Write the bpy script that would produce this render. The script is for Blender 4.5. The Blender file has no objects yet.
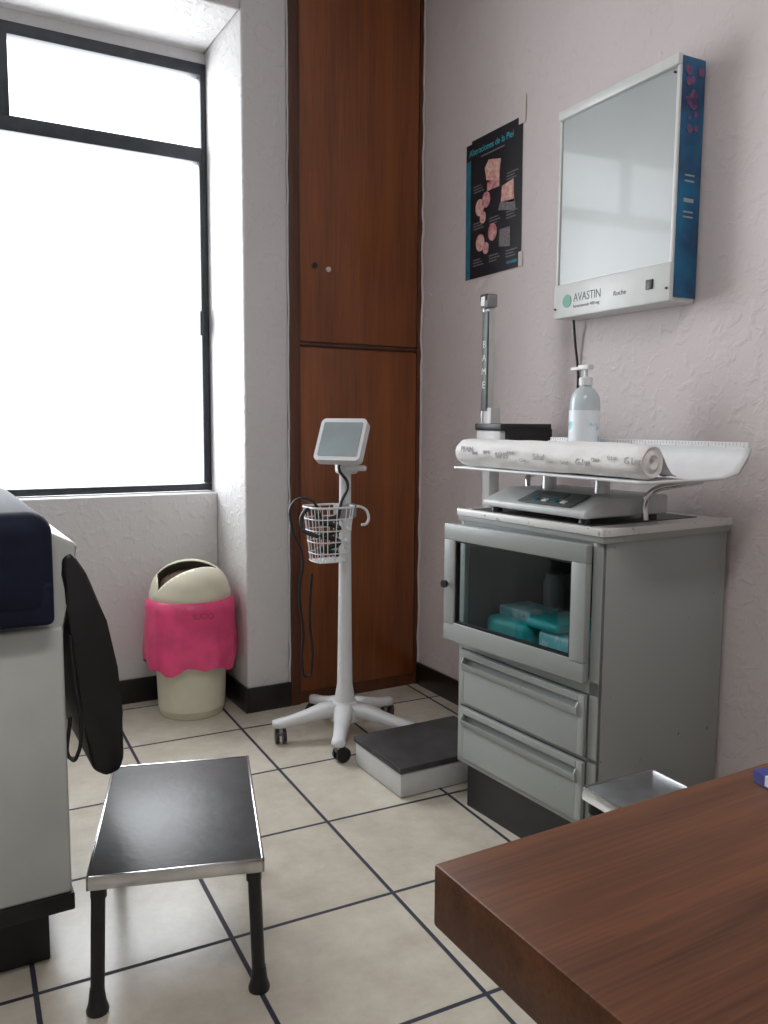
import bpy, bmesh, math, random
from mathutils import Vector, Matrix
random.seed(4)
S=bpy.context.scene
COL=S.collection
rad=math.radians
try:
    S.view_settings.view_transform='Standard'
    S.view_settings.look='None'
    S.view_settings.exposure=0.0
except Exception: pass

# ---------------------------------------------------------------- materials
def mat(name,col,rough=.5,metal=0.,var=0.,vscale=20.,bump=0.,bscale=80.,spec=.5,col2=None,stretch=(1,1,1),thr=(.35,.65),emit=None,coat=0.,alpha=None,detail=4):
    m=bpy.data.materials.new(name); m.use_nodes=True
    nt=m.node_tree; n=nt.nodes; l=nt.links
    b=n['Principled BSDF']
    b.inputs['Base Color'].default_value=(*col,1)
    b.inputs['Roughness'].default_value=rough
    b.inputs['Metallic'].default_value=metal
    b.inputs['Specular IOR Level'].default_value=spec
    b.inputs['Coat Weight'].default_value=coat
    if emit:
        b.inputs['Emission Color'].default_value=(*emit[0],1); b.inputs['Emission Strength'].default_value=emit[1]
    tc=n.new('ShaderNodeTexCoord'); mp=n.new('ShaderNodeMapping'); mp.inputs['Scale'].default_value=stretch
    l.new(tc.outputs['Object'],mp.inputs['Vector'])
    ns=n.new('ShaderNodeTexNoise'); ns.inputs['Scale'].default_value=vscale; ns.inputs['Detail'].default_value=detail
    l.new(mp.outputs['Vector'],ns.inputs['Vector'])
    cr=n.new('ShaderNodeValToRGB')
    c2=col2 if col2 else tuple(max(0,c*(1-var)) for c in col)
    cr.color_ramp.elements[0].position=thr[0]; cr.color_ramp.elements[1].position=thr[1]
    cr.color_ramp.elements[0].color=(*c2,1); cr.color_ramp.elements[1].color=(*col,1)
    l.new(ns.outputs['Fac'],cr.inputs['Fac']); l.new(cr.outputs['Color'],b.inputs['Base Color'])
    if bump>0:
        n2=n.new('ShaderNodeTexNoise'); n2.inputs['Scale'].default_value=bscale; n2.inputs['Detail'].default_value=5
        l.new(mp.outputs['Vector'],n2.inputs['Vector'])
        bp=n.new('ShaderNodeBump'); bp.inputs['Strength'].default_value=bump; bp.inputs['Distance'].default_value=.01
        l.new(n2.outputs['Fac'],bp.inputs['Height']); l.new(bp.outputs['Normal'],b.inputs['Normal'])
    return m

def plaster(name,col,k=1.):
    m=bpy.data.materials.new(name); m.use_nodes=True
    nt=m.node_tree; n=nt.nodes; l=nt.links; b=n['Principled BSDF']
    b.inputs['Roughness'].default_value=.6; b.inputs['Specular IOR Level'].default_value=.3
    tc=n.new('ShaderNodeTexCoord')
    ns=n.new('ShaderNodeTexNoise'); ns.inputs['Scale'].default_value=1.6; ns.inputs['Detail'].default_value=3
    l.new(tc.outputs['Object'],ns.inputs['Vector'])
    cr=n.new('ShaderNodeValToRGB')
    cr.color_ramp.elements[0].color=(*[c*.94 for c in col],1); cr.color_ramp.elements[1].color=(*col,1)
    cr.color_ramp.elements[0].position=.35; cr.color_ramp.elements[1].position=.6
    l.new(ns.outputs['Fac'],cr.inputs['Fac']); l.new(cr.outputs['Color'],b.inputs['Base Color'])
    n2=n.new('ShaderNodeTexNoise'); n2.inputs['Scale'].default_value=26; n2.inputs['Detail'].default_value=3; n2.inputs['Distortion'].default_value=.5
    l.new(tc.outputs['Object'],n2.inputs['Vector'])
    r2=n.new('ShaderNodeValToRGB'); r2.color_ramp.elements[0].position=.50; r2.color_ramp.elements[1].position=.68
    l.new(n2.outputs['Fac'],r2.inputs['Fac'])
    n3=n.new('ShaderNodeTexNoise'); n3.inputs['Scale'].default_value=90; n3.inputs['Detail'].default_value=3
    l.new(tc.outputs['Object'],n3.inputs['Vector'])
    ad=n.new('ShaderNodeMath'); ad.operation='MULTIPLY_ADD'; ad.inputs[1].default_value=.35
    l.new(n3.outputs['Fac'],ad.inputs[0]); l.new(r2.outputs['Color'],ad.inputs[2])
    bp=n.new('ShaderNodeBump'); bp.inputs['Strength'].default_value=.26*k; bp.inputs['Distance'].default_value=.005
    l.new(ad.outputs[0],bp.inputs['Height']); l.new(bp.outputs['Normal'],b.inputs['Normal'])
    return m

def wood(name,c1,c2,axis='Z',rough=.35,scale=1.,coat=.2,spec=.5):
    m=bpy.data.materials.new(name); m.use_nodes=True
    nt=m.node_tree; n=nt.nodes; l=nt.links; b=n['Principled BSDF']
    b.inputs['Roughness'].default_value=rough; b.inputs['Coat Weight'].default_value=coat; b.inputs['Coat Roughness'].default_value=.25
    b.inputs['Specular IOR Level'].default_value=spec
    tc=n.new('ShaderNodeTexCoord'); mp=n.new('ShaderNodeMapping')
    sc={'Z':(9,9,.8),'Y':(9,.8,9),'X':(.8,9,9)}[axis]
    mp.inputs['Scale'].default_value=[s*scale for s in sc]
    l.new(tc.outputs['Object'],mp.inputs['Vector'])
    ns=n.new('ShaderNodeTexNoise'); ns.inputs['Scale'].default_value=1.3; ns.inputs['Detail'].default_value=8; ns.inputs['Distortion'].default_value=.6
    l.new(mp.outputs['Vector'],ns.inputs['Vector'])
    mp2=n.new('ShaderNodeMapping'); mp2.inputs['Scale'].default_value=[s*scale*8 if s>1 else s*scale*3 for s in sc]
    l.new(tc.outputs['Object'],mp2.inputs['Vector'])
    n2=n.new('ShaderNodeTexNoise'); n2.inputs['Scale'].default_value=2; n2.inputs['Detail'].default_value=5
    l.new(mp2.outputs['Vector'],n2.inputs['Vector'])
    mx=n.new('ShaderNodeMath'); mx.operation='MULTIPLY_ADD'; mx.inputs[1].default_value=.45
    l.new(n2.outputs['Fac'],mx.inputs[0]); 
    sb=n.new('ShaderNodeMath'); sb.operation='MULTIPLY'; sb.inputs[1].default_value=.7
    l.new(ns.outputs['Fac'],sb.inputs[0]); l.new(sb.outputs[0],mx.inputs[2])
    cr=n.new('ShaderNodeValToRGB'); cr.color_ramp.elements[0].position=.42; cr.color_ramp.elements[1].position=.72
    cr.color_ramp.elements[0].color=(*c2,1); cr.color_ramp.elements[1].color=(*c1,1)
    l.new(mx.outputs[0],cr.inputs['Fac']); l.new(cr.outputs['Color'],b.inputs['Base Color'])
    return m

def tilemat():
    m=bpy.data.materials.new('floor_tiles'); m.use_nodes=True
    nt=m.node_tree; n=nt.nodes; l=nt.links; b=n['Principled BSDF']
    ge=n.new('ShaderNodeNewGeometry'); mp=n.new('ShaderNodeMapping'); mp.vector_type='TEXTURE'
    mp.inputs['Location'].default_value=(.997,2.065,0); mp.inputs['Rotation'].default_value=(0,0,rad(-2.5)); mp.inputs['Scale'].default_value=(.406,.406,1)
    l.new(ge.outputs['Position'],mp.inputs['Vector'])
    sp=n.new('ShaderNodeSeparateXYZ'); l.new(mp.outputs['Vector'],sp.inputs[0])
    def M(op,a,bv=None,c=None):
        k=n.new('ShaderNodeMath'); k.operation=op
        for i,v in enumerate((a,bv,c)):
            if v is None: continue
            if isinstance(v,(int,float)): k.inputs[i].default_value=v
            else: l.new(v,k.inputs[i])
        return k.outputs[0]
    ds=[]; fl=[]
    for o in ('X','Y'):
        f=M('FRACT',sp.outputs[o]); ds.append(M('ABSOLUTE',M('SUBTRACT',f,.5))); fl.append(M('FLOOR',sp.outputs[o]))
    d=M('MAXIMUM',ds[0],ds[1])
    mr=n.new('ShaderNodeMapRange'); mr.inputs['From Min'].default_value=.4850; mr.inputs['From Max'].default_value=.4890
    l.new(d,mr.inputs['Value']); mask=mr.outputs[0]
    cb=n.new('ShaderNodeCombineXYZ'); l.new(fl[0],cb.inputs[0]); l.new(fl[1],cb.inputs[1])
    wn=n.new('ShaderNodeTexWhiteNoise'); l.new(cb.outputs[0],wn.inputs['Vector'])
    ns=n.new('ShaderNodeTexNoise'); ns.inputs['Scale'].default_value=8; ns.inputs['Detail'].default_value=7; ns.inputs['Roughness'].default_value=.7
    l.new(ge.outputs['Position'],ns.inputs['Vector'])
    v=M('ADD',M('MULTIPLY',wn.outputs['Value'],.25),M('MULTIPLY',ns.outputs['Fac'],.9))
    cr=n.new('ShaderNodeValToRGB'); cr.color_ramp.elements[0].position=.32; cr.color_ramp.elements[1].position=.80
    cr.color_ramp.elements[0].color=(.48,.43,.35,1); cr.color_ramp.elements[1].color=(.69,.645,.55,1)
    l.new(v,cr.inputs['Fac'])
    mx=n.new('ShaderNodeMix'); mx.data_type='RGBA'; l.new(mask,mx.inputs['Factor']); l.new(cr.outputs['Color'],mx.inputs[6]); mx.inputs[7].default_value=(.03,.032,.05,1)
    l.new(mx.outputs[2],b.inputs['Base Color'])
    l.new(M('ADD',M('MULTIPLY',mask,.45),.25),b.inputs['Roughness'])
    bp=n.new('ShaderNodeBump'); bp.inputs['Strength'].default_value=.5; bp.inputs['Distance'].default_value=.003
    n5=n.new('ShaderNodeTexNoise'); n5.inputs['Scale'].default_value=35; l.new(ge.outputs['Position'],n5.inputs['Vector'])
    l.new(M('SUBTRACT',M('MULTIPLY',n5.outputs['Fac'],.3),mask),bp.inputs['Height']); l.new(bp.outputs['Normal'],b.inputs['Normal'])
    return m

def glassmat(name,tint=(1,1,1),refl=.04,rough=.02):
    m=bpy.data.materials.new(name); m.use_nodes=True
    nt=m.node_tree; n=nt.nodes; l=nt.links; n.remove(n['Principled BSDF'])
    t=n.new('ShaderNodeBsdfTransparent'); t.inputs[0].default_value=(*tint,1)
    g=n.new('ShaderNodeBsdfGlossy'); g.inputs['Roughness'].default_value=rough
    f=n.new('ShaderNodeLayerWeight'); f.inputs[0].default_value=.5
    p=n.new('ShaderNodeMath'); p.operation='POWER'; p.inputs[1].default_value=4.; l.new(f.outputs['Facing'],p.inputs[0])
    a=n.new('ShaderNodeMath'); a.operation='MULTIPLY_ADD'; a.inputs[1].default_value=.5; a.inputs[2].default_value=refl; l.new(p.outputs[0],a.inputs[0])
    x=n.new('ShaderNodeMixShader'); l.new(a.outputs[0],x.inputs[0]); l.new(t.outputs[0],x.inputs[1]); l.new(g.outputs[0],x.inputs[2])
    l.new(x.outputs[0],n['Material Output'].inputs['Surface'])
    return m

M_wallR=plaster('plaster_pinkish',(.68,.613,.608),1.3)
M_wallB=plaster('plaster_white',(.69,.675,.672),1.7)
M_ceil=mat('ceiling_paint',(.8,.8,.79),.8)
M_floor=tilemat()
M_base=mat('baseboard_black_tile',(.018,.014,.014),.3,var=.4)
M_frame=mat('window_frame_dark',(.03,.035,.045),.45,var=.3)
M_glass=glassmat('window_glass',refl=.02)
M_door=wood('cupboard_wood',(.26,.076,.018),(.155,.040,.010),'Z',.34,coat=.08)
M_doorD=wood('cupboard_frame_wood',(.12,.035,.012),(.065,.02,.008),'Z',.4,coat=.1)
M_desk=wood('desk_wood',(.140,.050,.019),(.055,.019,.008),'X',.42,scale=1.6,coat=.05,spec=.3)
M_black=mat('black_plastic',(.012,.012,.014),.4,var=.3)
M_rubber=mat('black_rubber',(.055,.055,.058),.42,var=.4,vscale=14,bump=.06,bscale=60)
M_chrome=mat('chrome',(.72,.73,.75),.18,1.,var=.15)
M_steel=mat('brushed_steel',(.6,.61,.63),.35,1.,var=.2)
M_white=mat('white_plastic',(.78,.79,.80),.35,var=.05)
M_whiteg=mat('white_enamel',(.66,.67,.66),.4,var=.12,vscale=9)
M_cab=mat('cabinet_enamel',(.34,.365,.355),.36,col2=(.15,.11,.08),vscale=34,thr=(.25,.29),bump=.03,bscale=40,detail=6)
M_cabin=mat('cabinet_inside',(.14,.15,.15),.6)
M_gap=mat('shadow_gap_paint',(.08,.085,.085),.6)
M_cabtop=mat('cabinet_top_trim',(.72,.72,.71),.35,col2=(.42,.37,.32),vscale=55,thr=(.30,.37))
M_navy=mat('navy_vinyl',(.010,.014,.034),.7,var=.3,bump=.06,bscale=150,spec=.2)
M_couch=mat('couch_enamel',(.58,.61,.58),.45,var=.15,vscale=5,bump=.05,bscale=30)
M_cream=mat('cream_plastic',(.76,.72,.56),.35,var=.05)
M_dark=mat('painted_opening_shade',(.07,.035,.02),.8)
M_bag=mat('pink_bag',(.92,.085,.25),.35,var=.2,vscale=14,bump=.3,bscale=22)
M_screen=mat('device_screen',(.34,.40,.41),.10,var=.25,vscale=4)  # pale colour stands for the window's reflection on the switched-off screen
M_teal=mat('teal_plastic',(.03,.50,.52),.45,var=.2)
M_tealb=mat('light_blue_pack',(.16,.55,.62),.4,col2=(.5,.65,.68),vscale=30,thr=(.42,.5))
M_glassC=glassmat('cabinet_glass',(.85,.90,.90),.05)
M_clear=mat('frosted_bottle',(.60,.67,.70),.15,var=.08,vscale=6)
M_label=mat('bottle_label',(.80,.86,.88),.4,col2=(.25,.6,.7),vscale=22,thr=(.38,.44))
M_paper=mat('paper_white',(.80,.79,.78),.7,var=.06,bump=.35,bscale=24)
M_ink=mat('ink_grey',(.12,.12,.14),.6)
M_inkl=mat('ink_faded',(.28,.27,.28),.6)
M_inkp=mat('ink_print',(.38,.37,.38),.7)
M_lbox=mat('lightbox_frame',(.68,.70,.68),.35,var=.06)
M_lpanel=mat('lightbox_panel',(.40,.43,.43),.28,var=.1,vscale=2,coat=.15)
M_blue=mat('side_print_blue',(.004,.16,.33),.35,col2=(.008,.035,.11),vscale=7)
M_post=mat('poster_black',(.010,.013,.02),.35,var=.3)
M_postb=mat('poster_teal',(.02,.20,.30),.4,var=.3)
M_tealt=mat('print_teal_light',(.05,.45,.55),.4)
M_pink=mat('print_pink',(.62,.26,.22),.5,col2=(.78,.55,.48),vscale=60)
M_pinkd=mat('print_dark_pink',(.5,.12,.17),.5,col2=(.7,.42,.38),vscale=45)
M_mole=mat('print_molecule',(.30,.09,.16),.4,col2=(.06,.07,.2),vscale=60)
M_grey=mat('print_grey',(.22,.2,.2),.5,var=.4,vscale=90)
M_tape=mat('masking_tape',(.66,.58,.55),.6)
M_scale=mat('scale_body',(.55,.57,.57),.4,var=.08)
M_lcd=mat('lcd',(.06,.09,.08),.2)
M_greytab=mat('grey_plate',(.12,.14,.135),.4,var=.2)
M_bluebox=mat('blue_pack',(.02,.03,.22),.4,var=.2)

# ---------------------------------------------------------------- geometry helpers
def empty(name,loc=(0,0,0),rz=0.):
    e=bpy.data.objects.new(name,None); e.empty_display_size=.1; COL.objects.link(e); e.location=loc; e.rotation_euler=(0,0,rz); return e
def link(name,me,m,parent=None,smooth=False):
    o=bpy.data.objects.new(name,me); COL.objects.link(o)
    if m: me.materials.append(m)
    if parent: o.parent=parent
    if smooth:
        for p in me.polygons: p.use_smooth=True
    return o
def bm2(name,bm,m,parent=None,smooth=False):
    me=bpy.data.meshes.new(name); bmesh.ops.recalc_face_normals(bm,faces=bm.faces); bm.to_mesh(me); bm.free()
    return link(name,me,m,parent,smooth)
def box(name,lo,hi,m,parent=None,bev=0.,seg=2):
    bm=bmesh.new(); bmesh.ops.create_cube(bm,size=1)
    c=[(a+b)/2 for a,b in zip(lo,hi)]; s=[abs(b-a) for a,b in zip(lo,hi)]
    for v in bm.verts: v.co=Vector((v.co.x*s[0],v.co.y*s[1],v.co.z*s[2]))
    if bev>0: bmesh.ops.bevel(bm,geom=bm.edges[:],offset=bev,segments=seg,profile=.5,affect='EDGES')
    o=bm2(name,bm,m,parent,bev>0)
    if bev>0:
        try: o.data.set_sharp_from_angle(angle=rad(40))
        except Exception: pass
    o.location=c
    return o
def rod(name,p0,p1,r0,r1,m,parent=None,seg=24):
    p0=Vector(p0);p1=Vector(p1);d=p1-p0
    bm=bmesh.new(); bmesh.ops.create_cone(bm,cap_ends=True,segments=seg,radius1=r0,radius2=r1,depth=d.length)
    q=d.to_track_quat('Z','Y').to_matrix()
    for v in bm.verts: v.co=q@v.co+(p0+p1)/2
    o=bm2(name,bm,m,parent,True)
    try: o.data.set_sharp_from_angle(angle=rad(40))
    except Exception: pass
    return o
def lathe(name,prof,m,parent=None,seg=48,loc=(0,0,0),fn=None):
    bm=bmesh.new(); rings=[]
    for r,z in prof:
        if r<1e-5: rings.append([bm.verts.new((0,0,z))])
        else:
            ring=[]
            for i in range(seg):
                a=2*math.pi*i/seg; rr,zz=(fn(r,z,a) if fn else (r,z))
                ring.append(bm.verts.new((rr*math.cos(a),rr*math.sin(a),zz)))
            rings.append(ring)
    for A,B in zip(rings,rings[1:]):
        if len(A)==1 and len(B)==1: continue
        for i in range(seg):
            j=(i+1)%seg
            if len(A)==1: bm.faces.new((A[0],B[i],B[j]))
            elif len(B)==1: bm.faces.new((A[i],A[j],B[0]))
            else: bm.faces.new((A[i],A[j],B[j],B[i]))
    o=bm2(name,bm,m,parent,True); o.location=loc
    try: o.data.set_sharp_from_angle(angle=rad(45))
    except Exception: pass
    return o
def tube(name,pts,r,m,parent=None,cyc=False,smooth=True,res=6):
    c=bpy.data.curves.new(name,'CURVE'); c.dimensions='3D'; c.bevel_depth=r; c.bevel_resolution=3; c.resolution_u=res; c.use_fill_caps=True
    if smooth:
        s=c.splines.new('BEZIER'); s.bezier_points.add(len(pts)-1)
        for b,p in zip(s.bezier_points,pts): b.co=p; b.handle_left_type=b.handle_right_type='AUTO'
    else:
        s=c.splines.new('POLY'); s.points.add(len(pts)-1)
        for b,p in zip(s.points,pts): b.co=(*p,1)
    s.use_cyclic_u=cyc
    o=bpy.data.objects.new(name,c); COL.objects.link(o); c.materials.append(m)
    if parent: o.parent=parent
    return o
def prism(name,poly,axis,a0,a1,m,parent=None,bev=0.,smooth=False):
    bm=bmesh.new()
    def P(p,a):
        return {'x':(a,p[0],p[1]),'y':(p[0],a,p[1]),'z':(p[0],p[1],a)}[axis]
    A=[bm.verts.new(P(p,a0)) for p in poly]; B=[bm.verts.new(P(p,a1)) for p in poly]
    bm.faces.new(A); bm.faces.new(B[::-1])
    for i in range(len(poly)):
        j=(i+1)%len(poly); bm.faces.new((A[i],B[i],B[j],A[j]))
    if bev>0: bmesh.ops.bevel(bm,geom=bm.edges[:],offset=bev,segments=3,profile=.5,affect='EDGES')
    o=bm2(name,bm,m,parent,smooth or bev>0)
    try: o.data.set_sharp_from_angle(angle=rad(40))
    except Exception: pass
    return o
def text(name,body,size,loc,rot,m,parent=None,ext=.0004,align='LEFT',sx=1.):
    c=bpy.data.curves.new(name,'FONT'); c.body=body; c.size=size; c.extrude=ext; c.align_x=align; c.space_line=.9
    o=bpy.data.objects.new(name,c); COL.objects.link(o); c.materials.append(m); o.location=loc; o.rotation_euler=rot; o.scale=(sx,1,1)
    if parent: o.parent=parent
    return o
RW=(math.pi/2,0,-math.pi/2)   # text facing -X

# ---------------------------------------------------------------- room shell
XR=1.905; YC=3.03; YW=3.37; YG=3.45; XL=-1.45; YB=-1.6; H=3.0; PX=1.115; CX=1.298
box('floor',(XL-.1,YB-.1,-.1),(XR+.15,YG+.35,0),M_floor)
box('ceiling',(XL-.1,YB-.1,H),(XR+.15,YG+.35,H+.1),M_ceil)
box('wall_right',(XR,YB-.1,0),(XR+.12,YG+.3,H),M_wallR)
box('wall_left',(XL-.12,YB-.1,0),(XL,YG+.3,H),M_wallB)
box('wall_front',(XL,YB-.12,0),(XR,YB,H),M_wallB)
wb=empty('wall_back')
WX0=-.32; SILL=.855; SOF=2.63; YO=YG+.16
box('pier',(PX,YC,0),(CX-.002,YO,H),M_wallB,wb,.012,3)
box('behind_cupboard',(CX,YC+.5,0),(XR,YO,H),M_wallB,wb)
box('below_window',(WX0-.0,YW,0),(PX,YO,SILL-.005),M_wallB,wb,.008,3)
box('left_part',(XL,YC,0),(WX0,YO,H),M_wallB,wb,.012,3)
box('above_window',(WX0,YC,SOF),(PX,YO,H),M_wallB,wb,.012,3)
bb=empty('baseboard_back')
box('bay_strip',(WX0,YW-.012,0),(PX,YW,.10),M_base,bb,.002)
box('pier_side_strip',(PX-.012,YC-.012,0),(PX,YW-.012,.10),M_base,bb,.002)
box('pier_front_strip',(PX,YC-.012,0),(CX-.003,YC,.10),M_base,bb,.002)
box('left_strip',(XL,YC-.012,0),(WX0,YC,.10),M_base,bb,.002)
box('baseboard_right',(XR-.012,YB,0),(XR,YC-.003,.10),M_base,None,.002)
box('baseboard_left',(XL,YB,0),(XL+.012,YC-.013,.10),M_base,None,.002)
w=empty('window_1')
def fr(n,x0,x1,z0,z1,d=.045): box(n,(x0,YG-.01,z0),(x1,YG+d,z1),M_frame,w,.003)
ZT=2.585
fr('frame_bottom',WX0,PX,SILL,SILL+.028); fr('frame_top',WX0,PX,ZT-.045,ZT)
fr('frame_right',PX-.024,PX-.001,SILL+.03,ZT-.04); fr('frame_left',WX0,WX0+.038,SILL+.03,ZT-.04)
fr('transom',WX0+.038,PX-.024,2.200,2.256)
fr('mullion',.335,.375,2.256,ZT-.04)
box('casement_stile',(PX-.036,YG-.02,SILL+.035),(PX-.026,YG,2.2),M_frame,w,.002)
box('latch',(PX-.050,YG-.045,1.50),(PX-.034,YG-.02,1.60),M_frame,w,.004)
box('pane',(WX0+.03,YG+.015,SILL+.03),(PX-.02,YG+.019,ZT-.03),M_glass,w)
box('filler',(WX0,YG,ZT),(PX,YG+.05,SOF),M_wallB,w)

# ---------------------------------------------------------------- cupboard
cu=empty('built_in_cupboard')
box('left_jamb',(CX,YC-.012,0),(CX+.042,YC+.05,H),M_doorD,cu,.003)
box('right_jamb',(XR-.024,YC-.006,0),(XR-.002,YC+.05,H),M_doorD,cu,.002)
box('plinth',(CX+.042,YC,0),(XR-.024,YC+.05,.05),M_doorD,cu)
box('lower_door',(CX+.045,YC-.004,.05),(XR-.026,YC+.02,1.440),M_door,cu,.003)
box('rail_gap',(CX+.042,YC+.006,1.440),(XR-.024,YC+.03,1.462),M_doorD,cu)
box('moulding',(CX+.042,YC-.009,1.446),(XR-.026,YC+.01,1.455),M_doorD,cu,.002)
box('upper_door',(CX+.045,YC-.004,1.462),(XR-.026,YC+.02,H-.01),M_door,cu,.003)
box('carcass',(CX+.01,YC+.05,0),(XR-.005,YC+.08,H),M_doorD,cu)
rod('lock',(1.405,YC-.012,1.755),(1.405,YC,1.755),.011,.011,M_black,cu)
rod('lock_hole',(1.465,YC-.010,1.745),(1.465,YC,1.745),.010,.010,M_tape,cu)
pts=[(XR-.004+random.uniform(-.003,.002),YC-.008+random.uniform(-.003,.003),.1+i*.058) for i in range(50)]
tube('trim_1',pts,.005,M_wallR)
pts=[(CX-.003+random.uniform(-.002,.002),YC-.002,.1+i*.058) for i in range(50)]
tube('trim_2',pts,.004,M_wallB)

# ---------------------------------------------------------------- poster
po=empty('anatomy_poster',(XR-.001,2.375,1.70)); po.rotation_euler=(rad(-.8),0,0)
def pq(n,y0,y1,z0,z1,m,d=.002,b=0): return box(n,(-d,y0,z0),(-d+.0012,y1,z1),m,po,b)
pq('sheet',0,.335,0,.51,M_post,.002)
pq('edge_band',.305,.335,.0,.44,M_postb,.0025)
text('title','Alteraciones de la Piel',.034,(-.0034,.315,.455),RW,M_tealt,po,.0002,'LEFT',.88)
pq('subtitle',.10,.24,.437,.442,M_grey,.0027)
prism('skin_block',[(.13,.325),(.205,.345),(.215,.39),(.19,.415),(.12,.40)],'x',-.004,-.002,M_pink,po)
pq('skin_block_side',.128,.200,.305,.335,M_pinkd,.003)
for i,(y,z,r) in enumerate([(.245,.255,.026),(.205,.275,.024),(.24,.125,.026),(.165,.15,.026),(.225,.215,.018),(.205,.10,.018)]):
    poly=[(y+r*math.cos(a),z+r*1.2*math.sin(a)) for a in [k*math.pi/8 for k in range(16)]]
    prism('figure_%d'%i,poly,'x',-.004,-.002,M_pinkd if i%2 else M_pink,po)
prism('figure_grey',[(.04,.23),(.115,.245),(.11,.30),(.045,.31)],'x',-.004,-.002,M_pink,po)
prism('figure_grey_a',[(.03,.20),(.13,.22),(.12,.245),(.035,.24)],'x',-.004,-.0022,M_grey,po)
prism('figure_grey_b',[(.06,.08),(.125,.09),(.12,.15),(.06,.15)],'x',-.004,-.002,M_grey,po)
for i in range(9):
    y=.29-(i%3)*.1; z=.375-(i//3)*.135
    for k in range(3): pq('caption_%d_%d'%(i,k),y-.05-.01*((i+k)%3),y-.005,z-.013*k*.8-.04,z-.013*k*.8-.036,M_grey,.0027)
pq('logo_line',.02,.08,.02,.03,M_postb,.0027)
pq('tape_a',-.016,.02,.485,.58,M_tape,.003); pq('tape_b',.30,.335,.50,.53,M_tape,.003); pq('tape_c',-.01,.012,.0,.05,M_tape,.003)

# ---------------------------------------------------------------- light box on right wall
LB=empty('wall_light_box',(1.810,1.608,1.480),rad(-2.0))
Lw=.487; Lh=.630; Ld=.085
box('housing',(.004,0.004,0),(Ld,Lw-.004,Lh),M_lbox,LB,.004)
box('bottom_panel',(-.012,0,0),(.01,Lw,.105),M_lbox,LB,.006)
box('top_rail',(-.014,0,Lh-.022),(.012,Lw,Lh+.008),M_lbox,LB,.005)
box('stile_far',(-.006,Lw-.012,.10),(.008,Lw,Lh-.020),M_lbox,LB,.003)
box('stile_near',(-.006,0,.10),(.008,.012,Lh-.020),M_lbox,LB,.003)
box('diffuser',(-.001,.011,.103),(.006,Lw-.011,Lh-.020),M_lpanel,LB)
box('side_print',(.001,-.003,.012),(Ld-.002,.004,Lh+.002),M_blue,LB,.001)
random.seed(11)
for i in range(16):
    x=random.uniform(.018,.066); z=random.uniform(.44,.60); r=random.uniform(.006,.013)
    rod('molecule_%d'%i,(x,-.0045,z),(x,-.003,z),r,r,M_mole,LB,12)
for i,(z,h) in enumerate([(.33,.004),(.315,.004),(.262,.010),(.235,.004),(.222,.004)]):
    box('side_text_%d'%i,(.022,-.0042,z),(.058,-.003,z+h),M_lpanel,LB)
text('logo_text','AVASTIN',.036,(-.0125,.390,.045),RW,M_greytab,LB,.0003,'LEFT',.85)
text('sub_text','bevacizumab 400 mg',.014,(-.0125,.390,.026),RW,M_greytab,LB,.0003)
text('maker_text','Roche',.020,(-.0125,.215,.04),RW,M_ink,LB,.0003)
rod('logo_mark',(-.0135,.420,.05),(-.011,.420,.05),.020,.020,mat('logo_green',(.05,.28,.2),.4),LB)
box('switch',(-.016,.06,.04),(-.011,.085,.066),M_black,LB,.001)
tube('power_cord',[(.05,.46,0),(.06,.462,-.06),(.075,.458,-.2),(.07,.475,-.34),(.06,.47,-.5)],.004,M_black,LB)
for i,(y,z) in enumerate([(.01,.035),(.475,.03),(.01,.59)]): rod('screw_%d'%i,(-.0175,y,z),(-.011,y,z),.003,.003,M_black,LB)

# ---------------------------------------------------------------- metal cabinet
CB=empty('metal_cabinet',(1.412,1.428,0),rad(3.2))
D=.474; W=.540
box('plinth',(.03,.012,0),(D-.01,W-.012,.15),M_black,CB)
box('side_near',(0,0,.145),(D,.012,.885),M_cab,CB,.002)
box('side_far',(0,W-.012,.145),(D,W,.885),M_cab,CB,.002)
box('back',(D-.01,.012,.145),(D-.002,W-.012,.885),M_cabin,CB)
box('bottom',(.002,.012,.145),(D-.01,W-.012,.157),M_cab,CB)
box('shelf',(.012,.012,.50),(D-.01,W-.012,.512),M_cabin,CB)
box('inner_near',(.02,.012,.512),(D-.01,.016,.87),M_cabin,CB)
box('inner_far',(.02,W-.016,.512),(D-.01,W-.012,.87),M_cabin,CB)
box('top',(-.008,-.008,.868),(D+.002,W+.006,.892),M_cab,CB,.002)
box('top_edge_front',(-.012,-.012,.884),(-.004,W+.008,.903),M_cabtop,CB,.002)
box('top_edge_near',(-.012,-.012,.884),(D+.004,-.004,.903),M_cabtop,CB,.002)
box('top_surface',(-.008,-.008,.892),(D+.002,W+.006,.900),M_cabtop,CB)
box('top_mat',(.02,.06,.900),(D-.05,W-.02,.902),M_rubber,CB)
box('rail_mid',(-.001,.0,.492),(.012,W,.528),M_cab,CB,.001)
box('rail_low',(-.001,.0,.322),(.012,W,.335),M_cab,CB,.001)
box('rail_base',(-.001,.0,.148),(.012,W,.165),M_cab,CB,.001)
box('rail_top',(-.001,0,.855),(.012,W,.87),M_cab,CB,.001)
box('stile_near',(-.001,0,.15),(.012,.03,.87),M_cab,CB,.001)
box('stile_far',(-.001,W-.02,.15),(.012,W,.87),M_cab,CB,.001)
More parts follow.
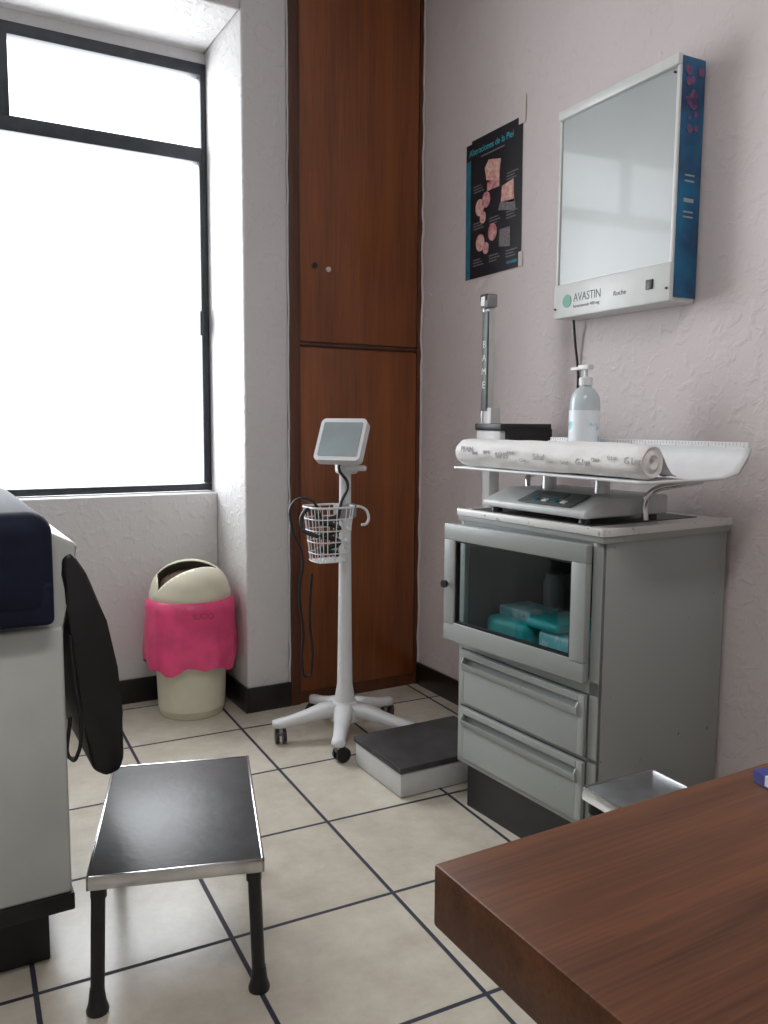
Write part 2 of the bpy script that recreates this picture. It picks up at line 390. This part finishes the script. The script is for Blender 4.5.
def drawer(n,z0,z1):
    box(n+'_gap',(-.003,.028,z0-.004),(.0,W-.016,z1+.004),M_gap,CB)
    y0,y1=.032,W-.020
    prism(n+'_front',[(.0,z0),(-.014,z0),(-.014,z1-.056),(-.004,z1-.046),(-.004,z1-.026),(-.015,z1-.018),(-.015,z1),(.0,z1)],'y',y0+.02,y1-.02,M_cab,CB,.0012)
    box(n+'_side_a',(-.014,y0,z0),(0,y0+.02,z1),M_cab,CB,.0012); box(n+'_side_b',(-.014,y1-.02,z0),(0,y1,z1),M_cab,CB,.0012)
    prism(n+'_pull',[(-.012,z1-.058),(-.021,z1-.050),(-.024,z1-.034),(-.021,z1-.034),(-.018,z1-.048),(-.010,z1-.055)],'y',y0+.02,y1-.02,M_cab,CB)
    for k,(a,b_) in enumerate([(y0+.016,y0+.021),(y1-.021,y1-.016)]):
        prism(n+'_pull_end_%d'%k,[(-.005,z1-.058),(-.013,z1-.058),(-.022,z1-.050),(-.024,z1-.034),(-.016,z1-.020),(-.005,z1-.020)],'y',a,b_,M_cab,CB,.001)
drawer('drawer_upper',.337,.490); drawer('drawer_lower',.168,.320)
dr=empty('door',(-.006,.028,0),rad(3.2)); dr.parent=CB
dw=W-.020; z0,z1=.525,.862; fw=.045
for n,a,b_ in [('door_bottom',(0,z0),(dw,z0+fw+.008)),('door_top',(0,z1-fw),(dw,z1)),('door_near',(0,z0+fw),(fw,z1-fw)),('door_far',(dw-fw,z0+fw),(dw,z1-fw))]:
    box(n,(-.022,a[0],a[1]),(0,b_[0],b_[1]),M_cab,dr,.002)
box('door_glass',(-.010,fw-.002,z0+fw),(-.007,dw-fw+.002,z1-fw),M_glassC,dr)
for n,a,b_ in [('gasket_b',(fw,z0+fw+.008),(dw-fw,z0+fw+.013)),('gasket_t',(fw,z1-fw-.005),(dw-fw,z1-fw)),('gasket_n',(fw,z0+fw),(fw+.005,z1-fw)),('gasket_f',(dw-fw-.005,z0+fw),(dw-fw,z1-fw))]:
    box(n,(-.018,a[0],a[1]),(-.004,b_[0],b_[1]),M_black,dr)
rod('knob_stem',(-.034,dw-.02,.69),(-.02,dw-.02,.69),.006,.006,M_chrome,dr); rod('knob',(-.042,dw-.02,.69),(-.032,dw-.02,.69),.011,.011,M_black,dr)
# contents
box('teal_tray',(.07,.10,.513),(.30,.29,.590),M_tealb,CB,.015,3)
box('teal_bag',(.05,.31,.513),(.22,.49,.595),M_teal,CB,.022,3)
box('teal_cloth',(.06,.20,.590),(.22,.33,.618),M_teal,CB,.012,3)
box('flat_box',(.09,.34,.595),(.20,.47,.622),M_tealb,CB,.004,2)
lathe('jar',[(0,0),(.03,0),(.032,.01),(.032,.09),(.026,.10),(.026,.115),(0,.115)],M_inkl,CB,loc=(.24,.40,.596))
box('grey_box',(.10,.04,.513),(.20,.09,.60),M_tealb,CB,.006,3)
for i in range(4): box('packet_%d'%i,(.33,.08+.1*i,.513),(.40,.16+.1*i,.66+.03*(i%2)),M_inkl if i%2 else M_greytab,CB,.006)
# ---------------------------------------------------------------- baby scale
BS=empty('baby_scale',(1.42,1.46,.9045),rad(2.0))
prism('body',[(.00,.012),(.30,.012),(.30,.062),(.09,.062),(.0,.03)],'y',.04,.44,M_scale,BS,.006)
o=box('display_panel',(.006,.13,.0),(.085,.33,.003),M_greytab,BS,.002); o.location=(.045,.20,.050); o.rotation_euler=(0,rad(-19.6),0)
o=box('lcd',(0,0,0),(.03,.10,.003),M_lcd,BS); o.location=(.055,.21,.0555); o.rotation_euler=(0,rad(-19.6),0)
for i in range(4):
    o=box('key_%d'%i,(0,0,0),(.014,.018,.003),M_postb if i%2 else M_white,BS,.001); o.location=(.025,.14+.035*i,.0455); o.rotation_euler=(0,rad(-19.6),0)
for i,(x,y) in enumerate([(.03,.07),(.03,.41),(.27,.07),(.27,.41)]): rod('foot_%d'%i,(x,y,-.0015),(x,y,.014),.016,.014,M_black,BS)
rod('load_post_a',(.16,.14,.06),(.16,.14,.118),.02,.02,M_steel,BS); rod('load_post_b',(.16,.34,.06),(.16,.34,.118),.02,.02,M_steel,BS)
def trough(n,y0,y1,m):
    bm=bmesh.new(); outer=[(-.035,.113),(.03,.113),(.10,.113),(.24,.115),(.29,.126),(.325,.160),(.335,.186)]
    inner=[(x*.97+.002,z+.006) for x,z in outer]; inner[0]=(-.035,.119)
    prof=outer+inner[::-1]; N=len(prof); rings=[]
    ys=[y0,y0+.02,y1-.02,y1]
    for k,y in enumerate(ys):
        rings.append([bm.verts.new((x,y,z)) for x,z in prof])
    for A,B in zip(rings,rings[1:]):
        for i in range(N): bm.faces.new((A[i],A[(i+1)%N],B[(i+1)%N],B[i]))
    bm.faces.new(rings[0]); bm.faces.new(rings[-1][::-1])
    return bm2(n,bm,m,BS,True)
trough('weighing_tray',-.17,.53,M_white)
box('measuring_strip',(.326,-.165,.170),(.331,.52,.202),M_white,BS,.001)
for i in range(68): box('tick_%d'%i,(.3252,-.155+.01*i,.194 if i%5 else .189),(.3262,-.1543+.01*i,.200),M_inkl,BS)
tube('support_tube',[(.19,.02,0.003),(.19,.02,.05),(.20,.0,.080),(.235,-.03,.093),(.30,-.06,.104)],.009,M_chrome,BS)
tube('support_tube_b',[(.19,.46,0.003),(.19,.46,.05),(.20,.475,.080),(.235,.49,.093),(.30,.50,.104)],.009,M_chrome,BS)
# paper roll resting on the flat front lip of the tray
PR=empty('exam_paper_roll',(1.412,1.46,1.0655),rad(2.0))
def rf(r,z,a):
    k=1 if r>.03 else 0
    return r*(1+k*(.035*math.sin(3*a+z*9)+.018*math.sin(7*a-z*20)+.012*math.sin(5*a+z*47))),z
lathe('roll',[(0.0,-.158),(.007,-.158),(.007,-.163),(.016,-.168),(.026,-.163),(.034,-.166),(.0385,-.155)]+[(.039,-.15+.01*i) for i in range(1,65)]+[(.036,.51),(.012,.515),(0,.50)],M_paper,PR,64,fn=rf).rotation_euler=(rad(-90),0,0)
# loose end of the sheet lying into the tray behind the roll
bm=bmesh.new(); rows=[]
prof=[(.020,.034),(.040,.012),(.058,-.012),(.075,-.030),(.10,-.038),(.135,-.0385)]
for j in range(33):
    y=-.155+.02*j
    rows.append([bm.verts.new((x+.004*math.sin(j*.9+k),y,z+abs(.004*math.sin(j*1.3+k*1.7)))) for k,(x,z) in enumerate(prof)])
for A,B in zip(rows,rows[1:]):
    for k in range(len(prof)-1): bm.faces.new((A[k],A[k+1],B[k+1],B[k]))
bm2('loose_sheet',bm,M_paper,PR,True)
random.seed(7)
for i in range(13):
    y=.48-.050*i; s=random.choice(['BAME','Clinic','PRAIN','Salud','G Luz','TORRES'])
    text('print_%d'%i,s,.022 if i%3==0 else .013,(-.0412,y,random.uniform(-.016,.004)),(math.pi/2-rad(3),0,-math.pi/2),M_inkp,PR,.0004,'LEFT',.9)
# sanitizer bottle on tray
BT=empty('hand_sanitizer_bottle',(1.683,1.795,1.0255))
lathe('bottle',[(0,0),(.040,0),(.043,.006),(.043,.18),(.040,.20),(.026,.222),(.016,.228),(.016,.24),(0,.24)],M_clear,BT)
lathe('label',[(.0436,.055),(.0440,.056),(.0440,.16),(.0436,.161)],M_label,BT)
lathe('pump_collar',[(0,.232),(.019,.232),(.019,.253),(.010,.256),(.006,.258),(.006,.278),(0,.278)],M_white,BT)
box('pump_head',(-.012,-.02,.276),(.012,.024,.29),M_white,BT,.004); box('pump_nozzle',(-.005,.02,.276),(.005,.06,.285),M_white,BT,.002)

# ---------------------------------------------------------------- physician scale
PS=empty('physician_scale')
box('platform_base',(1.255,2.085,0.002),(1.66,2.385,.080),M_whiteg,PS,.006)
box('platform_mat',(1.250,2.08,.080),(1.66,2.39,.100),M_rubber,PS,.004)
box('column_foot',(1.62,2.17,0.002),(1.80,2.36,.06),M_whiteg,PS,.005)
box('column',(1.70,2.262,.05),(1.742,2.304,1.20),M_whiteg,PS,.004)
box('beam_box',(1.64,2.13,1.03),(1.84,2.260,1.125),M_whiteg,PS,.006)
box('beam_box_top',(1.635,2.12,1.125),(1.845,2.262,1.147),M_black,PS,.004)
box('beam_box_side',(1.66,2.115,1.035),(1.842,2.131,1.13),M_black,PS)
box('height_rod_outer',(1.703,2.285,1.15),(1.728,2.313,1.53),M_whiteg,PS,.003)
box('height_rod_plate',(1.696,2.284,1.19),(1.704,2.314,1.52),M_greytab,PS,.002)
box('height_rod_rule',(1.700,2.309,1.12),(1.724,2.320,1.545),M_steel,PS,.001)
box('height_rod_head',(1.690,2.276,1.532),(1.733,2.326,1.575),M_inkl,PS,.008,3)
box('head_cap',(1.688,2.280,1.552),(1.735,2.322,1.577),M_black,PS,.006,3)
box('head_window',(1.686,2.29,1.537),(1.692,2.312,1.568),M_white,PS,.002)
for i,ch in enumerate('BAME'): text('plate_%s'%ch,ch,.034,(-.0,0,0),RW,M_paper,PS,.0004,'CENTER').location=(1.6955,2.299,1.40-.045*i)

# ---------------------------------------------------------------- monitor on rolling stand
MS=empty('vital_signs_monitor_stand',(1.34,2.63,0))
lathe('pole',[(0,.10),(.040,.10),(.038,.14),(.028,.20),(.025,.40),(.022,.70),(.021,.98),(.024,.985),(.024,1.0),(0,1.0)],M_white,MS)
lathe('hub',[(0,.065),(.055,.065),(.062,.08),(.058,.11),(.042,.135),(0,.14)],M_white,MS)
for i,a in enumerate([20,92,166,238,312]):
    A=rad(a); R=Matrix.Rotation(A,3,'Z'); bm=bmesh.new(); rings=[]
    for (x,w_,zt,h) in [(.03,.034,.132,.05),(.09,.030,.126,.044),(.15,.025,.106,.036),(.20,.022,.092,.028),(.24,.024,.084,.026),(.265,.014,.081,.020)]:
        prof=[(-w_,zt-h),(-w_,zt-.010),(-w_*.6,zt),(w_*.6,zt),(w_,zt-.010),(w_,zt-h)]
        rings.append([bm.verts.new(R@Vector((x,y,z))) for y,z in prof])
    for P,Q in zip(rings,rings[1:]):
        for k in range(6): bm.faces.new((P[k],P[(k+1)%6],Q[(k+1)%6],Q[k]))
    bm.faces.new(rings[0]); bm.faces.new(rings[-1][::-1])
    bm2('arm_%d'%i,bm,M_white,MS,True)
    c=R@Vector((.238,0,0)); sw=R@Matrix.Rotation(rad(35*i+20),3,'Z'); ax=sw@Vector((0,1,0)); bk=sw@Vector((.012,0,0))
    rod('caster_stem_%d'%i,c+Vector((0,0,.045)),c+Vector((0,0,.066)),.009,.009,M_steel,MS)
    for s in (-1,1):
        p=c+bk+ax*.013*s+Vector((0,0,.027)); rod('caster_wheel_%d_%d'%(i,s),p-ax*.006,p+ax*.006,.026,.026,M_black,MS)
    p=c+bk*.5+Vector((0,0,.045)); rod('caster_hood_%d'%i,p-ax*.006,p+ax*.006,.018,.018,M_inkl,MS)
hd=empty('display',(-.025,-.02,1.083),rad(-50)); hd.parent=MS
hh=empty('display_tilt',(0,0,0)); hh.parent=hd; hh.rotation_euler=(rad(-30),0,0)
def rr(n,w_,h_,t0,t1,r,m,par):
    poly=[]
    for cx,cz,a0 in [(w_/2-r,h_/2-r,0),(-w_/2+r,h_/2-r,90),(-w_/2+r,-h_/2+r,180),(w_/2-r,-h_/2+r,270)]:
        for k in range(6): a=rad(a0+18*k); poly.append((cx+r*math.cos(a),cz+r*math.sin(a)))
    return prism(n,poly,'y',t0,t1,m,par)
rr('shell',.174,.166,-.012,.022,.018,M_white,hh); rr('shell_rear',.12,.10,.02,.045,.02,M_white,hh)
rr('screen',.148,.134,-.0135,-.011,.006,M_screen,hh)
box('swivel',(-.03,-.03,.965),(.04,.03,1.02),M_white,MS,.012,3); tube('neck',[(0,0,1.0),(.01,.01,1.04),(.0,.0,1.08)],.014,M_white,MS)
box('bracket',(-.02,-.035,.975),(.07,.01,.995),M_white,MS,.006)
bx,by=-.080,-.03
def ring(sx,sy,z):
    pts=[]
    for k in range(24):
        a=2*math.pi*k/24; c,s=math.cos(a),math.sin(a)
        pts.append((bx+sx*math.copysign(abs(c)**.6,c),by+sy*math.copysign(abs(s)**.6,s),z))
    return pts
lv=[(.082,.070,.855),(.078,.066,.815),(.074,.062,.775),(.069,.058,.735),(.064,.054,.695),(.06,.05,.665)]
for i,(a,b_,z) in enumerate(lv): tube('basket_ring_%d'%i,ring(a,b_,z),.004 if i==0 else .0022,M_white,MS,True)
T=ring(*lv[0]);B_=ring(*lv[-1])
for k in range(24): tube('basket_wire_%d'%k,[T[k],B_[k]],.0017,M_white,MS,False,False)
for k in range(-4,5): tube('basket_floor_%d'%k,[(bx+k*.013,by-.048,.665),(bx+k*.013,by+.048,.665)],.0022,M_white,MS,False,False)
tube('basket_cable',[(bx+.038*math.cos(k*1.1),by+.032*math.sin(k*1.1),.682+.0085*k) for k in range(18)],.009,M_black,MS)
tube('hose_left',[(bx-.02,by,.80),(bx-.06,by+.03,.88),(bx-.11,by+.05,.87),(bx-.12,by+.04,.78),(bx-.085,by+.03,.68),(bx-.095,by+.04,.55),(bx-.08,by+.04,.40),(bx-.09,by+.03,.30),(bx-.07,by+.03,.245),(bx-.05,by+.03,.30),(bx-.06,by+.03,.45),(bx-.055,by+.02,.62)],.005,M_black,MS)
tube('hose_loop',[(bx-.03,by,.80),(bx-.09,by-.02,.85),(bx-.115,by-.03,.79),(bx-.07,by-.07,.76)],.007,M_black,MS)
tube('cable_down',[(-.01,-.02,1.03),(-.04,-.03,.99),(-.01,-.04,.93),(-.035,-.04,.87),(-.05,-.04,.80)],.0055,M_black,MS)
tube('hook',[(.02,0,.845),(.06,-.01,.845),(.085,-.015,.82),(.08,-.015,.785),(.06,-.01,.78)],.005,M_white,MS)
box('clamp',(-.035,-.035,.81),(.03,.03,.86),M_inkl,MS,.006)

# ---------------------------------------------------------------- trash can
TC=empty('swing_lid_trash_can',(.930,3.165,0))
lathe('bin_body',[(0,.0),(.118,0),(.124,.008),(.130,.10),(.139,.25),(.148,.44),(.154,.447),(.154,.46),(.145,.46),(.13,.03),(0,.02)],M_cream,TC)
AX=Vector((.975,-.22,0)).normalized(); FR=Vector((-.22,-.975,0)).normalized()
def dome():
    bm=bmesh.new(); prof=[(.157,.452),(.157,.485)]+[(.152*math.cos(t),.487+.123*math.sin(t)) for t in [rad(6*k) for k in range(1,15)]]+[(0,.610)]
    seg=72; rings=[]
    for r,z in prof:
        rings.append([bm.verts.new((0,0,z))] if r<1e-5 else [bm.verts.new((r*math.cos(2*math.pi*i/seg),r*math.sin(2*math.pi*i/seg),z)) for i in range(seg)])
    for A,B in zip(rings,rings[1:]):
        for i in range(seg):
            j=(i+1)%seg
            if len(B)==1: bm.faces.new((A[i],A[j],B[0]))
            else: bm.faces.new((A[i],A[j],B[j],B[i]))
    C0=Vector((0,0,.487))
    t1,t2=rad(47),rad(80)
    nlo=-FR*math.sin(t1)+Vector((0,0,math.cos(t1)))-AX*.38
    nhi=-FR*math.sin(t2)+Vector((0,0,math.cos(t2)))+AX*.10
    planes=[(C0,nlo),(C0,nhi),(AX*.125,AX),(-AX*.125,AX)]
    for co,no in planes:
        bmesh.ops.bisect_plane(bm,geom=bm.verts[:]+bm.edges[:]+bm.faces[:],plane_co=co,plane_no=no.normalized())
    de=[]
    for f in bm.faces:
        c=f.calc_center_median(); d=c-C0
        if c.z>.492 and abs(c.dot(AX))<.125 and d.dot(nlo)>0 and d.dot(nhi)<0: de.append(f)
    bmesh.ops.delete(bm,geom=de,context='FACES')
    return bm
o=bm2('swing_lid',dome(),M_cream,TC,True); so=o.modifiers.new('t','SOLIDIFY'); so.thickness=.004; so.offset=-1
lathe('opening_shade_dome',[(.138,.47)]+[(.132*math.cos(rad(10*k)),.480+.095*math.sin(rad(10*k))) for k in range(9)]+[(0,.575)],M_dark,TC)  # added dark dome, its colour stands for the shade inside the lid opening
def bf(r,z,a):
    k=(.47-z)/.25
    return r*(1+k*(.022*math.sin(5*a+1)+.018*math.sin(11*a+z*12)+.012*math.sin(23*a))), z+(.010*k*math.sin(4*a+2)+.008*k*math.sin(9*a))
lathe('liner_bag',[(.157,.466),(.167,.458),(.174,.43),(.173,.40),(.176,.36),(.178,.32),(.180,.28),(.181,.25),(.177,.205)],M_bag,TC,96,fn=bf)
text('bag_text','SUCIO',.030,(-.045,-.1765,.410),(math.pi/2,0,rad(-10)),mat('bag_print',(.45,.05,.12),.5),TC,.001,'LEFT',.9)

# ---------------------------------------------------------------- step stool
def stool(nm,loc,rz,w_,d_,h_,mtop,mleg):
    e=empty(nm,loc,rz)
    box('deck',(-w_/2+.004,-d_/2+.004,h_-.022),(w_/2-.004,d_/2-.004,h_-.003),mleg,e)
    box('mat',(-w_/2+.007,-d_/2+.007,h_-.006),(w_/2-.007,d_/2-.007,h_+.0005),mtop,e,.001)
    for i,(a,b_) in enumerate([((-w_/2,-d_/2),(w_/2,-d_/2+.006)),((-w_/2,d_/2-.006),(w_/2,d_/2)),((-w_/2,-d_/2),(-w_/2+.006,d_/2)),((w_/2-.006,-d_/2),(w_/2,d_/2))]):
        box('edge_band_%d'%i,(a[0],a[1],h_-.026),(b_[0],b_[1],h_+.002),M_chrome,e,.0015)
    for i,(sx,sy) in enumerate([(-1,-1),(1,-1),(-1,1),(1,1)]):
        x,y=sx*(w_/2-.020),sy*(d_/2-.022); fx,fy=sx*(w_/2-.012),sy*(d_/2-.018)
        rod('leg_%d'%i,(x,y,h_-.022),(fx,fy,.02),.0135,.0135,mleg,e)
        lathe('foot_%d'%i,[(0,0),(.021,0),(.022,.006),(.017,.022),(.014,.05),(0,.05)],M_black,e,24,(fx,fy,0))
        rod('ferrule_%d'%i,(x,y,h_-.03),(x,y,h_-.05),.0155,.0155,M_black,e)
    return e
stool('step_stool',(.488,1.772,0),rad(-17),.337,.525,.285,M_rubber,M_black)
stool('step_stool',(1.272,1.065,0),rad(-2),.20,.32,.40,M_steel,M_greytab).name='step_stool.001'

# ---------------------------------------------------------------- exam table
ET=empty('examination_table')
box('toe_kick',(-1.1,1.80,0),(.21,2.30,.15),M_black,ET)
box('body',(-1.15,1.72,.18),(.248,2.36,.74),M_couch,ET,.008,3)
box('lower_trim',(-1.15,1.715,.145),(.252,2.365,.182),M_black,ET,.004)
box('front_panel_seam',(-.20,1.716,.20),(-.197,1.722,.72),M_greytab,ET)
prism('end_panel',[(.20,.70),(.248,.70),(.270,.855),(.285,.90),(.20,.945)],'y',1.74,2.34,M_couch,ET,.006)
box('upper_frame',(-1.15,1.74,.74),(.22,2.34,.765),M_couch,ET,.004)
box('seat_cushion',(-1.15,1.67,.765),(.232,2.40,.975),M_navy,ET,.045,6)
box('seat_cushion_skirt',(-1.15,1.675,.755),(.228,2.395,.84),M_navy,ET,.012,3)
pad=[(.250,.875),(.270,.890),(.300,.84),(.335,.74),(.354,.64),(.362,.54),(.364,.44),(.354,.412),(.325,.405),(.298,.425),(.286,.52),(.272,.66),(.258,.78),(.248,.84)]
prism('foot_pad',pad,'y',1.735,2.32,M_black,ET,.012)
tube('release_loop',[(.262,1.73,.72),(.268,1.725,.62),(.275,1.72,.54),(.266,1.72,.47),(.258,1.725,.46),(.256,1.73,.55)],.004,M_black,ET)

# ---------------------------------------------------------------- desk
DK=empty('wooden_desk')
box('top',(.397,-.75,.690),(1.80,.600,.750),M_desk,DK,.003)
for i,(x,y) in enumerate([(.62,.40),(1.68,.40),(.62,-.65),(1.68,-.65)]): box('leg_%d'%i,(x,y,0),(x+.06,y+.06,.69),M_desk,DK,.003)
box('modesty_panel',(.68,.42,.25),(1.68,.44,.69),M_desk,DK)
PK=empty('medicine_packet',(.834,.515,.7505),rad(-14))
box('carton',(-.04,-.05,0),(.04,.05,.014),M_bluebox,PK,.001)
box('label_white',(-.0405,-.01,.003),(-.015,.030,.0145),M_paper,PK)
box('label_stripe',(-.007,-.04,.0141),(.03,.04,.0146),M_paper,PK)
for i in range(6): box('bar_%d'%i,(-.0408,-.008+.006*i,.004),(-.017,-.006+.006*i,.0149),M_ink,PK)

# ---------------------------------------------------------------- added fill light in a made-up ceiling housing, out of view
CL=empty('added_fill_fixture',(.2,.3,H))
box('housing',(-.62,-.16,-.06),(.62,.16,-.001),M_white,CL,.005)
la=bpy.data.lights.new('fill_light','AREA'); la.shape='RECTANGLE'; la.size=1.15; la.size_y=.26; la.energy=21; la.color=(1,.96,.95)
lo=bpy.data.objects.new('fill_light',la); COL.objects.link(lo); lo.parent=CL; lo.location=(0,0,-.07)

# ---------------------------------------------------------------- daylight
wo=bpy.data.worlds.new('overcast_sky'); S.world=wo; wo.use_nodes=True
bg=wo.node_tree.nodes['Background']; bg.inputs[0].default_value=(.93,.965,1,1); bg.inputs[1].default_value=2.8
al=bpy.data.lights.new('daylight','AREA'); al.shape='RECTANGLE'; al.size=1.9; al.size_y=2.1; al.energy=88; al.color=(.93,.965,1)
ao=bpy.data.objects.new('daylight',al); COL.objects.link(ao); ao.location=(.40,YG+.55,1.85); ao.rotation_euler=(rad(-90),0,0)

# ---------------------------------------------------------------- camera
cd=bpy.data.cameras.new('camera'); cam=bpy.data.objects.new('camera',cd); COL.objects.link(cam)
cd.sensor_fit='AUTO'; cd.sensor_width=36; cd.lens=830/1024*36; cd.clip_start=.02
from mathutils import Euler
R=Euler((rad(90-6.2),0,rad(-29.7))).to_matrix().to_4x4()@Matrix.Rotation(rad(.4),4,'Z')
cam.matrix_world=Matrix.Translation((0,0,1.15))@R
S.camera=cam
